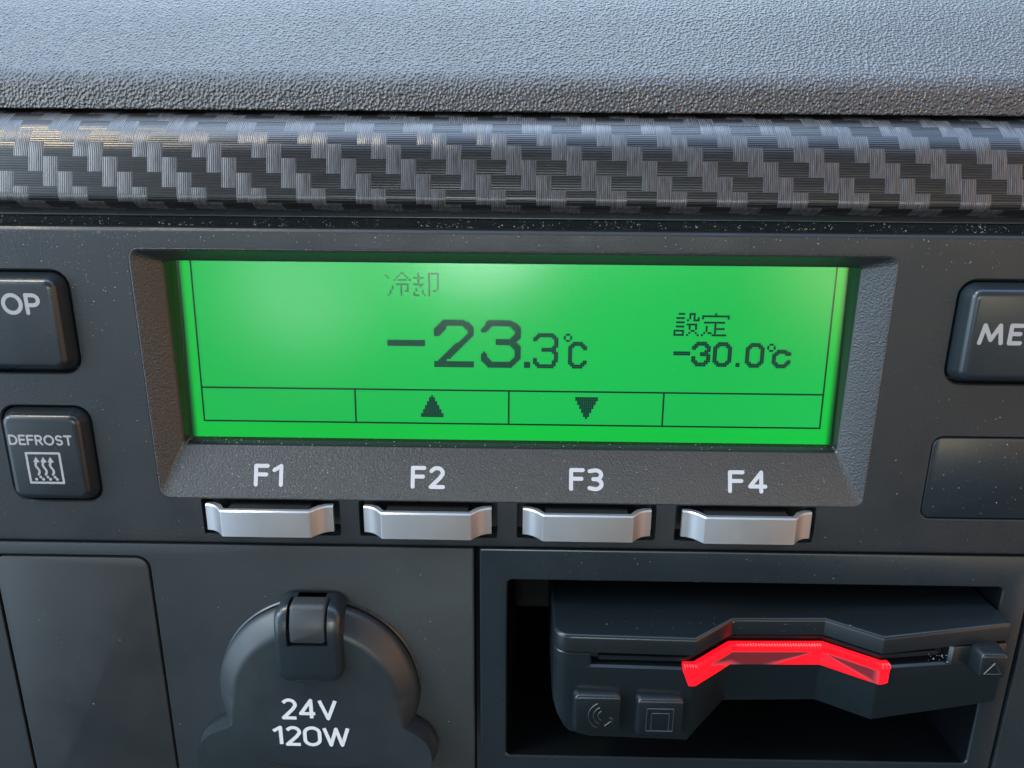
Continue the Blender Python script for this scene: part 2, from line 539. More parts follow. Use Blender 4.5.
GLYPH = {   # strokes on a cap height of 1: (width, polylines)
    "F": (0.50, [[(0, 0), (0, 1), (0.50, 1)], [(0, 0.54), (0.45, 0.54)]]),
    "1": (0.34, [[(0, 0.78), (0.30, 1.0), (0.30, 0)]]),
    "2": (0.54, [[(0.02, 0.84)] + arc(0.27, 0.74, 0.25, 0.26, 145, -15, 12) + [(0.40, 0.48), (0.0, 0.0), (0.54, 0.0)]]),
    "3": (0.52, [[(0.0, 0.95)] + arc(0.25, 0.76, 0.25, 0.24, 100, -80, 10) + [(0.16, 0.53)], [(0.16, 0.53), (0.26, 0.53)] + arc(0.25, 0.265, 0.27, 0.265, 85, -110, 12) + [(0.0, 0.06)]]),
    "4": (0.60, [[(0.44, 0), (0.44, 1), (0.0, 0.26), (0.60, 0.26)]]),
    "0": (0.60, [arc(0.30, 0.70, 0.30, 0.30, 0, 180, 12) + arc(0.30, 0.30, 0.30, 0.30, 180, 360, 12) + [(0.60, 0.70)]]),
    "V": (0.66, [[(0, 1), (0.33, 0), (0.66, 1)]]),
    "W": (0.96, [[(0, 1), (0.25, 0), (0.48, 0.95), (0.71, 0), (0.96, 1)]]),
    "T": (0.60, [[(0, 1), (0.60, 1)], [(0.30, 1), (0.30, 0)]]),
    "O": (0.80, [arc(0.40, 0.5, 0.40, 0.5, 90, 450, 24)]),
    "P": (0.54, [[(0, 0), (0, 1)], [(0, 1), (0.28, 1)] + arc(0.28, 0.72, 0.26, 0.28, 90, -90, 10) + [(0, 0.44)]]),
    "M": (0.96, [[(0, 0), (0.14, 1), (0.48, 0.18), (0.82, 1), (0.96, 0)]]),
    "E": (0.48, [[(0.48, 1), (0, 1), (0, 0), (0.48, 0)], [(0, 0.53), (0.42, 0.53)]]),
    "N": (0.62, [[(0, 0), (0, 1), (0.62, 0), (0.62, 1)]]),
    "U": (0.62, [[(0, 1), (0, 0.30)] + arc(0.31, 0.30, 0.31, 0.30, 180, 360, 12) + [(0.62, 1)]]),
    "D": (0.66, [[(0, 0), (0, 1), (0.22, 1)] + arc(0.22, 0.5, 0.44, 0.5, 90, -90, 14) + [(0, 0)]]),
    "R": (0.54, [[(0, 0), (0, 1)], [(0, 1), (0.28, 1)] + arc(0.28, 0.73, 0.24, 0.27, 90, -90, 10) + [(0, 0.46)], [(0.26, 0.46), (0.54, 0)]]),
    "S": (0.52, [[(0.50, 0.90)] + arc(0.26, 0.75, 0.24, 0.25, 60, 250, 12) + arc(0.27, 0.26, 0.25, 0.26, 80, -140, 12)]),
}

class Ink:
    """flat strokes laid on a plane: place(u, v, lift) gives the point"""
    def __init__(self, place, lift=0.03):
        self.bm, self.place, self.lift, self.k = bmesh.new(), place, lift, 0
    def poly(self, pts):
        self.k += 1
        h = self.lift + 0.004 * (self.k % 16)
        self.bm.faces.new([self.bm.verts.new(self.place(u, v, h)) for u, v in pts])
    def stroke(self, pts, w, cap=True, c0=None, c1=None):
        c0 = cap if c0 is None else c0
        c1 = cap if c1 is None else c1
        for i in range(1, len(pts) - 1):           # sharp turns become two strokes with a round joint
            a_, b_, d_ = Vector(pts[i - 1]), Vector(pts[i]), Vector(pts[i + 1])
            if (b_ - a_).length > 1e-6 and (d_ - b_).length > 1e-6 and (b_ - a_).angle(d_ - b_) > math.radians(50):
                self.stroke(pts[:i + 1], w, cap, c0, True)
                self.stroke(pts[i:], w, cap, True, c1)
                return
        self.k += 1
        h = self.lift + 0.004 * (self.k % 16)
        P = []
        for p in pts:
            if not P or (Vector(p) - P[-1]).length > 1e-5:
                P.append(Vector(p))
        closed = (P[0] - P[-1]).length < 1e-4
        if closed:
            P = P[:-1]
        n = len(P)
        L, R_ = [], []
        for i in range(n):
            a = P[i - 1] if (i or closed) else None
            b = P[(i + 1) % n] if (i < n - 1 or closed) else None
            d1 = (P[i] - a).normalized() if a is not None else None
            d2 = (b - P[i]).normalized() if b is not None else None
            d1 = d1 or d2; d2 = d2 or d1
            n1, n2 = Vector((-d1.y, d1.x)), Vector((-d2.y, d2.x))
            m = (n1 + n2)
            if m.length < 1e-4:
                m = n1.copy()
            m.normalize()
            s = min(1.0 / max(m.dot(n1), 0.35), 1.9)
            L.append(P[i] + m * w / 2 * s); R_.append(P[i] - m * w / 2 * s)
        V = lambda p: self.bm.verts.new(self.place(p.x, p.y, h))
        lv, rv = [V(p) for p in L], [V(p) for p in R_]
        for i in range(n if closed else n - 1):
            j = (i + 1) % n
            self.bm.faces.new((lv[i], rv[i], rv[j], lv[j]))
        if not closed:
            for e, q, lvv, rvv, on in ((P[0], P[1], lv[0], rv[0], c0), (P[-1], P[-2], lv[-1], rv[-1], c1)):
                if not on:
                    continue
                d = (e - q).normalized()
                a0 = math.atan2(d.y, d.x)
                fan = [V(Vector((e.x + w / 2 * math.cos(a0 + t), e.y + w / 2 * math.sin(a0 + t)))) for t in [math.radians(x) for x in range(-75, 90, 15)]]
                ends = (rvv, lvv) if e is P[-1] else (lvv, rvv)
                self.bm.faces.new([ends[0]] + fan + [ends[1]])
    def text(self, s, u0, v0, h, w, width=None, cap=True, gap=0.24):
        tot = sum(GLYPH[ch][0] for ch in s) + gap * (len(s) - 1)
        k = (width - w) / (tot * h) if width else 1.0
        hh = h - w
        x = u0 + w / 2
        for ch in s:
            gw, st = GLYPH[ch]
            for pl in st:
                self.stroke([(x + px * h * k, v0 + w / 2 + py * hh) for px, py in pl], w, cap)
            x += (gw + gap) * h * k

def front(y):                      # an upright plane facing the camera
    return lambda u, v, h: (u, y - h, v)

# =====================================================================
# THE SETTING: a dark slab added behind the panels to keep the gaps dark
# =====================================================================
o = link("background", box(-220, 220, 75, 77, -170, 60), MAT["dark"], smooth=0)
o["kind"] = "structure"

# =====================================================================
# DASH PAD
# =====================================================================
prof = [(22, 54.4), (10.6, 53.8), (11.2, 60.0), (31, 77.8), (70, 104), (150, 130), (230, 134)]
prof = rounded(prof, [0, 0.5, 2.6, 8, 20, 30, 0], 10)
bm = extrude_profile(prof, -190, 190, uv=S, nx=2)
o = link("dashboard_pad", bm, MAT["pad"])
o["label"] = "padded dashboard top with pebbled dark skin, bright blue with reflected sky"
o["category"] = "dashboard"

# =====================================================================
# CARBON TRIM
# =====================================================================
trim = thing("carbon_trim", "rounded horizontal trim strip with grey and black carbon fibre twill under the dashboard pad", "trim strip", (0, 4, 34))
prof = [(14, 35.0), (4.8, 34.2), (0.3, 36.2), (3.3, 46.8), (6.2, 50.5), (10.5, 53.0), (18, 54.6)]
prof = rounded(prof, [0, 1.2, 1.8, 3.0, 3.0, 4.0, 0], 10)
bm = extrude_profile(prof, -190, 190, uv=1.0, nx=2)
link("carbon_strip", bm, MAT["carbon"], trim, (0, 4, 34))
prof = rounded([(14, 34.8), (4.4, 34.7), (3.6, 33.3), (5.4, 33.0), (5.8, 31.24), (14, 31.24)], [0, 0.25, 0.4, 0.1, 0.1, 0], 4)
link("lower_lip", extrude_profile(prof, -190, 190, nx=2), MAT["smooth"], trim, (0, 4, 34))

# =====================================================================
# DISPLAY UNIT
# =====================================================================
unit = thing("display_unit", "black control panel with lit green screen reading -23.3 above four silver keys", "control panel", (0, 0, -38))
UO = (0, 0, -38)

prof = rounded([(14, 31.3), (0.55, 31.3), (0, 30.65), (0, -37.6), (0.5, -38.0), (14, -38.0)], [0, 0.12, 0.25, 0.3, 0.3, 0], 4)
bm = extrude_profile(prof, -185, 185)
bm.faces.new([v for v in sorted((v for v in bm.verts if v.co.x < -184), key=lambda v: 0)][:0] or [bm.verts.new((185, 14, 31.3)), bm.verts.new((-185, 14, 31.3)), bm.verts.new((-185, 14, -38)), bm.verts.new((185, 14, -38))])
for sx in (-185, 185):
    ring = [bm.verts.new((sx, y, z)) for y, z in prof]
    bm.faces.new(ring)
bmesh.ops.remove_doubles(bm, verts=bm.verts, dist=1e-4)
bmesh.ops.recalc_face_normals(bm, faces=bm.faces)
fascia = link("fascia", bm, MAT["fascia"], unit, UO)

KEYX = (-52.75, -18.15, 16.55, 51.15)
cut = [hole(-76.9, 76.3, -27.0, 27.4, 2.2, 20, 0.02)]
for kx in KEYX:
    cut.append(hole(kx - 15.2, kx + 15.2, -35.6, -27.1, 0.5, 5.5, 0.05))
cut.append(hole(-140, -89.7, 1.2, 22.7, 3.4, 4, 0.30))
cut.append(hole(-108.7, -89.5, -28.0, -6.1, 3.2, 4, 0.30))
cut.append(hole(88.7, 140, 1.2, 22.7, 3.4, 4, 0.30))
cut.append(hole(88.8, 140, -29.5, -10.4, 2.2, 1.2, 0.22))
boolean(fascia, cut)

# bezel: the funnel round the screen, deep at the bottom where the key names are printed
bz = []
for x0, x1, z0, z1, r, y in (
        (-76.88, 76.28, -26.98, 27.38, 2.1, 3.0), (-76.88, 76.28, -26.98, 27.38, 2.1, 0.08), (-76.6, 76.0, -26.8, 27.2, 2.0, 0.0),
        (-76.2, 75.6, -26.2, 26.8, 1.8, 0.18), (-72.5, 71.1, -16.4, 24.75, 0.9, 3.8), (-72.2, 70.9, -16.05, 24.45, 0.7, 4.0)):
    bz.append([(x, y, z) for x, z in rloop(x0, x1, z0, z1, r, 6)])
bezel = link("bezel", stack(bz, False, False), MAT["bezel"], unit, UO, 25)
wl_ = []
for x0, x1, z0, z1, r, y in ((-72.2, 70.9, -16.05, 24.45, 0.7, 4.0), (-71.9, 70.7, -15.9, 24.3, 0.5, 4.2), (-70.6, 69.9, -14.45, 24.1, 0.4, 7.8), (-70.6, 69.9, -14.45, 24.1, 0.4, 10)):
    wl_.append([(x, y, z) for x, z in rloop(x0, x1, z0, z1, r, 6)])
link("window_wall", stack(wl_, False, False), MAT["gloss"], bezel, UO, 25)

# key names on the sloping sill
slope = Vector((0, 3.62, 9.8)).normalized()
nrm = Vector((0, -slope.z, slope.y))
sill0 = Vector((0, 0.17, -26.2))
def on_sill(u, v, h):
    p = sill0 + slope * v + nrm * h
    return (u, p.y, p.z)
for s, xa, xb in (("F1", -56.35, -49.75), ("F2", -21.95, -14.45), ("F3", 12.6, 20.1), ("F4", 47.1, 55.6)):
    ink = Ink(on_sill)
    ink.text(s, xa, 1.95, 4.95, 0.86, xb - xa, gap=0.30)
    k = link("lettering", ink.bm, MAT["print"], bezel, UO, 0)
    k["label"] = "white %s key name printed on the sloping sill" % s

# ---- the screen
TILT = 0.05
def lcd_y(z):
    return 7.5 + TILT * (z - 5)
def on_lcd(off):
    return lambda u, v, h=0.0: (u, lcd_y(v) - off - h, v)
def lcd_sheet(x0, x1, z0, z1, off):
    b = bmesh.new()
    f = on_lcd(off)
    b.faces.new([b.verts.new(f(x, z)) for x, z in ((x0, z0), (x1, z0), (x1, z1), (x0, z1))])
    return b
screen = link("screen", lcd_sheet(-71.5, 70.9, -17, 25, 0), MAT["backlight"], unit, UO, 0)
PX = 0.452
ZB = -11.45                      # lower frame line
link("pixel_area", lcd_sheet(-68.2, 67.6, ZB, 24.8, 0.05), MAT["matrix"], screen, UO, 0)
fl = bmesh.new()
def bar(x0, x1, z0, z1, b, off=0.10):
    f = on_lcd(off)
    b.faces.new([b.verts.new(f(x, z)) for x, z in ((x0, z0), (x1, z0), (x1, z1), (x0, z1))])
t = PX * 0.86
ZM = -3.68
bar(-68.25, -68.25 + t, ZB + t, 24.8, fl); bar(67.6 - t, 67.6, ZB + t, 24.8, fl)
bar(-68.25, 67.6, ZB, ZB + t, fl)
bar(-68.25 + t, 67.6 - t, ZM - t / 2, ZM + t / 2, fl)
for xx in (-34.4, -0.75, 32.95):
    bar(xx - t / 2, xx + t / 2, ZB + t, ZM - t / 2, fl)
link("frame_lines", fl, MAT["seg_line"], screen, UO, 0)

def cells(rows, x0, ztop, b, p=PX, g=0.025):
    f = on_lcd(0.10)
    for j, row in enumerate(rows):
        for i, ch in enumerate(row):
            if ch in "#1":
                xa, za = x0 + i * p, ztop - j * p
                b.faces.new([b.verts.new(f(x, z)) for x, z in (
                    (xa + g * p, za - p + g * p), (xa + p - g * p, za - p + g * p), (xa + p - g * p, za - g * p), (xa + g * p, za - g * p))])

def raster(w, h, lines, th):
    """stroke polylines (in cells, y up) into a grid"""
    out = []
    for j in range(h):
        row = ""
        for i in range(w):
            c_ = Vector((i + .5, h - j - .5))
            hit = False
            for pl in lines:
                for a, b in zip(pl, pl[1:]):
                    a, b = Vector(a), Vector(b)
                    d = b - a
                    tt = max(0, min(1, (c_ - a).dot(d) / max(d.length_squared, 1e-9)))
                    if (c_ - (a + d * tt)).length <= th / 2 + 0.12:
                        hit = True
            row += "#" if hit else "."
        out.append(row)
    return out

# large minus 23
big2 = raster(19, 23, [[(1.6, 16.6), (1.8, 18.0), (4.8, 21.2), (14.2, 21.5), (17.4, 18.6), (17.4, 15.8), (3.6, 3.0)], [(2.2, 16.6), (5.0, 20.4)]], 2.9)
big2 = [("." if j < 20 else "#") * 19 if j >= 20 else r for j, r in enumerate(big2)]
big2 = [r if j < 20 else "#" * 19 for j, r in enumerate(big2)]
big3 = raster(19, 23, [[(1.5, 18.2), (4.6, 21.5), (14.2, 21.5), (17.5, 18.6), (17.5, 15.6), (14.6, 12.4), (8.2, 12.4)],
                       [(14.6, 12.4), (17.5, 9.6), (17.5, 5.0), (14.0, 1.5), (4.6, 1.5), (1.5, 4.6), (1.5, 6.2)]], 2.9)
mid3 = raster(12, 17, [[(1, 14.0), (3.0, 16.0), (8.6, 16.0), (11.0, 13.8), (11.0, 11.4), (9.0, 9.0), (4.6, 9.0)],
                       [(9.0, 9.0), (11, 6.8), (11, 3.6), (8.6, 1.0), (3.2, 1.0), (1, 3.2), (1, 4.4)]], 1.9)
midC = raster(9, 13, [[(8, 9.8), (6.2, 12), (3.0, 12), (1, 9.6), (1, 3.4), (3.2, 1), (5.8, 1), (8, 3.0)]], 1.9)
ring4 = [".##.", "#..#", "#..#", ".##."]
small3 = raster(9, 12, [[(1, 9.2), (2.8, 11), (6.0, 11), (8, 9.2), (8, 8.4), (6.2, 6.4), (4.8, 6.4)],
                        [(6.2, 6.4), (8, 4.6), (8, 3.2), (6.0, 1), (2.8, 1), (1, 3.0), (1, 3.8)]], 1.9)
small0 = raster(9, 12, [[(1, 9), (3.2, 11), (5.8, 11), (8, 9), (8, 3), (5.8, 1), (3.2, 1), (1, 3), (1, 9)]], 1.9)
smallC = raster(9, 9, [[(8, 6.6), (6.0, 8), (3.2, 8), (1, 6.2), (1, 2.8), (3.2, 1), (6.0, 1), (8, 2.8)]], 1.9)

b = bmesh.new()
cells(["#" * 18] * 3, -27.0, 7.35, b)
cells(big2, -16.95, 11.85, b)
cells(big3, -6.85, 11.85, b)
cells(["###"] * 3, 2.45, 2.85, b)
cells(mid3, 4.35, 9.15, b)
cells(ring4, 10.9, 9.1, b)
cells(midC, 11.9, 7.35, b)
link("temperature_digits", b, MAT["seg"], screen, UO, 0)["label"] = "large dark -23.3 degree reading"
b = bmesh.new()
cells(["#" * 8] * 2, 34.45, 5.55, b)
cells(small3, 38.35, 7.7, b)
cells(small0, 42.9, 7.65, b)
cells(["##"] * 2, 47.9, 3.15, b)
cells(small0, 49.85, 7.55, b)
cells(ring4, 54.4, 7.45, b)
cells(smallC, 55.6, 6.15, b)
link("set_point_digits", b, MAT["seg"], screen, UO, 0)["label"] = "small dark -30.0 degree reading"

SETTEI = [
    "..###..###.........#......",
    ".......#.#...#############"[:26],
    ".####..#.#.#.#...........#",
    "......#..###..............",
    ".####.........##########..",
    "......#####........#......",
    ".####..#..#....#...#......",
    ".......#..#....#...#####..",
    "#####...##.....#...#......",
    "#...#..#..#...#.##.#......",
    "#####.#....#.#....#######."]
b = bmesh.new()
cells(SETTEI, 34.2, 13.85, b, 0.452)
link("setting_characters", b, MAT["seg"], screen, UO, 0)
REIKYAKU = [
    ".......##......#....######",
    "#.....#..#.....#....#...#.",
    ".#...#....#..#####..#...#.",
    "....#.####.#...#....#...#.",
    "...............#....#...#.",
    ".....######..#####..#...#.",
    "...#...#..#.....#...#...#.",
    "...#...#..#...#.....#...#.",
    "..#....#.##...#..#..#.##..",
    "..#....#.....#...#..#.....",
    ".#.....#.....###..#.#....."]
REIKYAKU[0] = ".......##......#....#####."
b = bmesh.new()
cells(REIKYAKU, -27.1, 21.75, b, 0.456)
link("cooling_characters", b, MAT["seg_faint"], screen, UO, 0)["label"] = "faint grey pair of kanji reading cooling"
up = []
for j in range(11):
    k = 0 if j == 0 else min(6, 1 + (j - 1) // 2)
    up.append("." * (6 - k) + "#" * (2 * k + 1) + "." * (6 - k))
for rows_, xc, zt in ((up, -17.55, -4.85), (up[::-1], 16.2, -4.85)):
    b = bmesh.new()
    cells(rows_, xc - 6.5 * PX, zt, b)
    link("arrow_mark", b, MAT["seg"], screen, UO, 0)
link("display_window", lcd_sheet(-71.3, 70.7, -16.6, 24.9, 0.9), MAT["pane"], unit, UO, 0)

# ---- silver function keys: a bent plate whose ends sweep back
def function_key():
    half = [(0, -4.1), (9.35, -4.1), (9.7, -3.95), (10.7, -2.7), (11.7, -1.75), (12.8, -1.2), (13.95, -1.0)]
    plan = [(-x, y) for x, y in reversed(half[1:])] + half
    back = [(13.9, 0.1), (12.2, 0.0), (10.6, -0.9), (9.2, -2.9), (0, -2.95)]
    outl = plan + back + [(-x, y) for x, y in reversed(back[:-1])]
    zs = ((-34.2, 0.25), (-34.0, 0.0), (-28.2, 0.0), (-27.9, 0.3))
    loops = []
    for z, ins in zs:
        lp = []
        for x, y in outl:
            yy = y + ins if (x, y) in plan else y
            lp.append((x, yy, z))
        loops.append(lp)
    return stack(loops)
key = link("function_button", function_key(), MAT["metal"], unit, (0, 0, -31), 25)
key.location.x = KEYX[0] * S
key["label"] = "silver key under F1"
for i, kx in enumerate(KEYX[1:]):
    k2 = key.copy()
    COL.objects.link(k2)
    k2.parent = unit
    k2.location.x = kx * S
    k2["label"] = "silver key under F%d" % (i + 2)
for kx in KEYX:
    b = rstack(kx - 9.0, kx + 9.0, -33.6, -28.5, 0.4, [(0, 5.4), (0, -2.8), (0.1, -2.93)])
    link("key_stem", b, MAT["dark"], unit, UO)

# ---- black push buttons
def push(name, x0, x1, z0, z1, r, h, rad, label=None):
    pr = [(0.25, 3.0), (0.25, 0.0)]
    for k in range(7):
        a = math.radians(90 * k / 6)
        pr.append((0.25 + 0.8 + rad * (1 - math.cos(a)), -h + rad * (1 - math.sin(a))))
    o = link(name, rstack(x0, x1, z0, z1, r, pr, 8), MAT["smooth"], unit, ((x0 + x1) / 2, 0, (z0 + z1) / 2), 60)
    if label:
        o["label"] = label
    return o
b1 = push("push_button", -128, -89.9, 1.5, 22.4, 3.2, 3.0, 1.5, "wide black button at the left whose lettering ends in OP")
ink = Ink(front(-3.0)); ink.text("STOP", -109.4, 14.1, 4.4, 0.80, gap=0.275)
link("lettering", ink.bm, MAT["print_button"], b1, (0, 0, 0), 0)
b2 = push("push_button", 88.95, 127, 1.5, 22.4, 3.2, 3.0, 1.5, "wide black button at the right whose lettering begins with ME")
ink = Ink(front(-3.0)); ink.text("MENU", 92.3, 10.2, 4.4, 0.86, gap=0.37)
link("lettering", ink.bm, MAT["print_button"], b2, (0, 0, 0), 0)
b3 = push("defrost_button", -108.45, -89.75, -27.75, -6.35, 3.2, 2.4, 1.3, "small black DEFROST button with heat symbol")
ink = Ink(front(-2.4)); ink.text("DEFROST", -106.3, -14.1, 2.35, 0.42, 13.6, gap=0.26)
link("lettering", ink.bm, MAT["print_button"], b3, (0, 0, 0), 0)
ink = Ink(front(-2.4))
xa, xb, za, zb = -103.1, -96.0, -22.7, -15.9
ink.stroke([(xa, za), (xb, za), (xb, zb), (xa, zb), (xa, za)], 0.5)
for k in range(3):
    xx = xa + 1.95 + 1.55 * k
    wave = [(xx + 0.30 * math.sin(tt * 2.2) , za + 1.9 + 3.1 * tt / 3.0) for tt in [q * 0.25 for q in range(13)]]
    ink.stroke(wave, 0.5)
    ink.poly([(xx - 0.70, za + 4.75), (xx + 0.72, za + 4.75), (xx + 0.0, za + 6.0)])
    ink.poly([(xx + 0.35 + 0.32 * math.cos(a), za + 1.35 + 0.32 * math.sin(a)) for a in [q * math.pi / 5 for q in range(10)]])
for k in range(4):
    xx = xa + 1.35 + 1.48 * k
    ink.poly([(xx + 0.34 * math.cos(a), za + 0.82 + 0.34 * math.sin(a)) for a in [q * math.pi / 5 for q in range(10)]])
link("heat_symbol", ink.bm, MAT["print_button"], b3, (0, 0, 0), 0)
bp = link("blank_plate", rstack(89.05, 139.7, -29.25, -10.65, 2.0, [(0, 1.1), (0, 0.45), (0.12, 0.28), (0.3, 0.22)], 6), MAT["smooth"], unit, UO, 40)
bp["label"] = "flush black blanking plate without lettering"

# =====================================================================
# LOWER PANELS
# =====================================================================
def plate(x0, x1, z0, z1, y=0.1, t=8, r=0.4, e=0.35):
    return rstack(x0, x1, z0, z1, r, [(0, y + t), (0, y + e), (e * 0.3, y + e * 0.3), (e, y)], 3)

sw = thing("switch_panel", "plain black lower panel with tall blank cover, left of the 24V socket", "panel", (-80, 0, -100))
sp = link("panel_face", plate(-185, -8.2, -150, -38.35), MAT["panel"], sw, (-80, 0, -100), 30)
boolean(sp, [hole(-117.4, -81.2, -112, -41.4, 3.0, 3, 0.12, 0.1)])
pr = [(0, 3.0), (0, 0.5), (0.15, 0.2), (0.45, 0.1)]
bc = link("blank_cover", rstack(-116.8, -81.8, -111.4, -42.0, 2.6, pr, 6), MAT["cover"], sw, (-80, 0, -100), 40)
bc["label"] = "tall smooth blanking cover"

rp = thing("reader_panel", "black lower right panel whose rectangular pocket holds the card reader", "panel", (54, 0, -100))
RO = (54, 0, -100)
face = link("panel_face", plate(-6.9, 116.0, -150, -38.35, 0.1, 10), MAT["smooth"], rp, RO, 30)
boolean(face, [hole(-0.7, 110.3, -94.4, -46.1, 1.2, 30, 0.3, 0.1)])
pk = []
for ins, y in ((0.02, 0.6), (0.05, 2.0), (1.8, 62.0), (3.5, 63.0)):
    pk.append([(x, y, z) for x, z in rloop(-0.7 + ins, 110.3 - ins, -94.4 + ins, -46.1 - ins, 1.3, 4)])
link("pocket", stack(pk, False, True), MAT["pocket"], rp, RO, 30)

ep = thing("side_panel", "strip of black panel right of the card reader pocket panel", "panel", (140, 0, -100))
link("panel_face", plate(116.9, 185, -150, -38.35, 0.1), MAT["panel"], ep, (140, 0, -100), 30)

# =====================================================================
# POWER SOCKET
# =====================================================================
so = thing("power_socket", "round black socket lid with two side lobes and hinge, lettered 24V 120W", "power socket", (-44.4, 0, -100))
SO = (-44.4, 0, -100)
CX, CZ, R = -44.4, -74.6, 23.2
EARS = ((-66.2, -91.3, 7.9), (-24.9, -90.3, 7.9))
def lid_radius(th):
    r = R
    dx, dz = math.cos(th), math.sin(th)
    for ex, ez, er in EARS:
        ox, oz = ex - CX, ez - CZ
        bq = dx * ox + dz * oz
        disc = bq * bq - (ox * ox + oz * oz - er * er)
        if disc > 0:
            r = max(r, bq + math.sqrt(disc))
    return r
NT = 240
_on = [lid_radius(math.radians(a / 4)) > R + 0.02 for a in range(1440)]
JUNCT = [a / 4 for a in range(1440) if _on[a] != _on[a - 1]]
def lid_loop(ins, y):
    lp = []
    for k in range(NT):
        th = 2 * math.pi * k / NT
        r = lid_radius(th)
        near = min(abs((math.degrees(th) - a + 180) % 360 - 180) for a in JUNCT)
        i2 = min(ins, 1.1) if r > R + 0.02 else ins * (0.42 + 0.58 * min(1, near / 22) ** 0.8)
        lp.append((CX + (r - i2) * math.cos(th), y, CZ + (r - i2) * math.sin(th)))
    return lp
fl_ = [[(CX + rr * math.cos(2 * math.pi * k / 96), y, CZ + rr * math.sin(2 * math.pi * k / 96)) for k in range(96)] for rr, y in ((23.5, 1.0), (23.5, -0.1), (23.2, -0.4), (21, -0.4))]
link("flange", stack(fl_), MAT["smooth"], so, SO, 30)
lid = link("lid", stack([lid_loop(0.6, -0.4), lid_loop(0.6, -1.2), lid_loop(0, -1.4), lid_loop(0, -2.0), lid_loop(0.25, -2.6), lid_loop(0.9, -3.4), lid_loop(3.8, -5.7), lid_loop(4.5, -6.1), lid_loop(5.4, -6.2)]),
           MAT["lid"], so, SO, 45)
ink = Ink(front(-6.22))
ink.text("24V", -52.3, -79.5, 5.75, 0.86, 13.0, cap=False, gap=0.20)
ink.text("120W", -55.0, -86.85, 5.55, 0.86, 18.2, cap=False, gap=0.20)
link("lettering", ink.bm, MAT["print_socket"], lid, SO, 0)

def shear(bm, z0=-56.5, k=0.045, cap=6.0):
    for v in bm.verts:
        if v.co.z > z0 and v.co.y < -1:
            v.co.y += min((v.co.z - z0) ** 2 * k, cap)
    return bm
def tall(x0, x1, z0, z1, r, pr):
    """rounded block with extra rows up its height so its top can sweep back"""
    bm = rstack(x0, x1, z0, z1, r, pr, 6)
    for zc in [z0 + (z1 - z0) * q / 12 for q in range(5, 12)]:
        geo = bm.verts[:] + bm.edges[:] + bm.faces[:]
        bmesh.ops.bisect_plane(bm, geom=geo, plane_co=(0, 0, zc), plane_no=(0, 0, 1))
    return bm
hinge = link("hinge", shear(tall(-52.0, -36.9, -68.1, -49.4, 3.2, [(0, -1.0), (0, -6.9), (0.35, -7.9), (0.9, -8.4), (1.6, -8.6)])), MAT["smooth"], so, SO, 40)
boolean(hinge, [box(-48.9, -39.9, -16, -2.8, -58.3, -40)])
link("hinge_tab", shear(tall(-48.5, -40.3, -57.9, -49.4, 0.9, [(0, -1.0), (0, -7.6), (0.3, -8.2), (0.8, -8.4)])), MAT["cover"], so, SO, 40)

# =====================================================================
# CARD READER
# =====================================================================
cr = thing("card_reader", "black card reader with glowing red notch strip sitting in the panel pocket", "card reader", (58, 0, -79))
CO = (58, 0, -79)
FRONT = [(40, -11.0), (49.7, -3.2), (70.5, -2.7), (80.6, -9.4), (109.3, -5.9)]
corner = [(9.6, 24.0), (9.6, -6.8), (9.9, -8.3), (10.8, -9.5), (12.2, -10.2), (13.6, -10.35)]
PLAN = corner + FRONT + [(109.7, -5.5), (109.7, 24.0)]
def inset(poly, d):
    """move every edge of the (x, y) outline inwards by d"""
    n = len(poly); out = []
    area2 = sum(poly[i][0] * poly[(i + 1) % n][1] - poly[(i + 1) % n][0] * poly[i][1] for i in range(n))
    sg = 1 if area2 > 0 else -1
    for i in range(n):
        p, q, s = Vector(poly[i - 1]), Vector(poly[i]), Vector(poly[(i + 1) % n])
        d1, d2 = (q - p).normalized(), (s - q).normalized()
        n1, n2 = Vector((-d1.y, d1.x)) * sg, Vector((-d2.y, d2.x)) * sg
        m = (n1 + n2).normalized()
        q2 = q + m * d / max(m.dot(n1), 0.4)
        out.append((q2.x, q2.y))
    return out
def prism(plan, levels):
    """levels: (inset, z or function of x)"""
    loops = []
    for ins, z in levels:
        pl = inset(plan, ins) if ins else plan
        loops.append([(x, y, z(px) if callable(z) else z) for (x, y), (px, _) in zip(pl, plan)])
    return stack(loops)
def lift(z):                       # the cover rises a little towards the eject button
    return lambda x: z + (max(0, x - 80) / 29) * 1.6
cov = link("cover", prism(PLAN, [(0.5, lift(-57.3)), (0.0, lift(-57.1)), (0.0, lift(-53.8)), (0.06, lift(-53.5)), (0.23, lift(-53.23)), (0.5, lift(-53.06)), (0.8, lift(-53.0))]), MAT["reader"], cr, CO, 28)
def zb(x):
    pts = [(9.6, -70.5), (9.9, -72.0), (10.8, -74.6), (12.2, -76.8), (13.6, -78.0), (18, -79.2), (40, -79.4), (49.7, -74.9), (70.5, -74.7), (80.6, -74.4), (107.9, -72.4), (109, -72.0)]
    if x <= pts[0][0]: return pts[0][1]
    for (a, za_), (b_, zb_) in zip(pts, pts[1:]):
        if x <= b_:
            return za_ + (zb_ - za_) * (x - a) / (b_ - a)
    return pts[-1][1]
PLAN2 = corner + [(18, -10.5)] + FRONT + [(109.7, -5.5), (109.7, 24.0)]
body = link("body", prism(PLAN2, [(0.5, -60.4), (0.0, -60.8), (0.0, lambda x: zb(x) + 1.0), (0.5, lambda x: zb(x)), (6, lambda x: zb(x) - 1.0)]), MAT["reader"], cr, CO, 28)
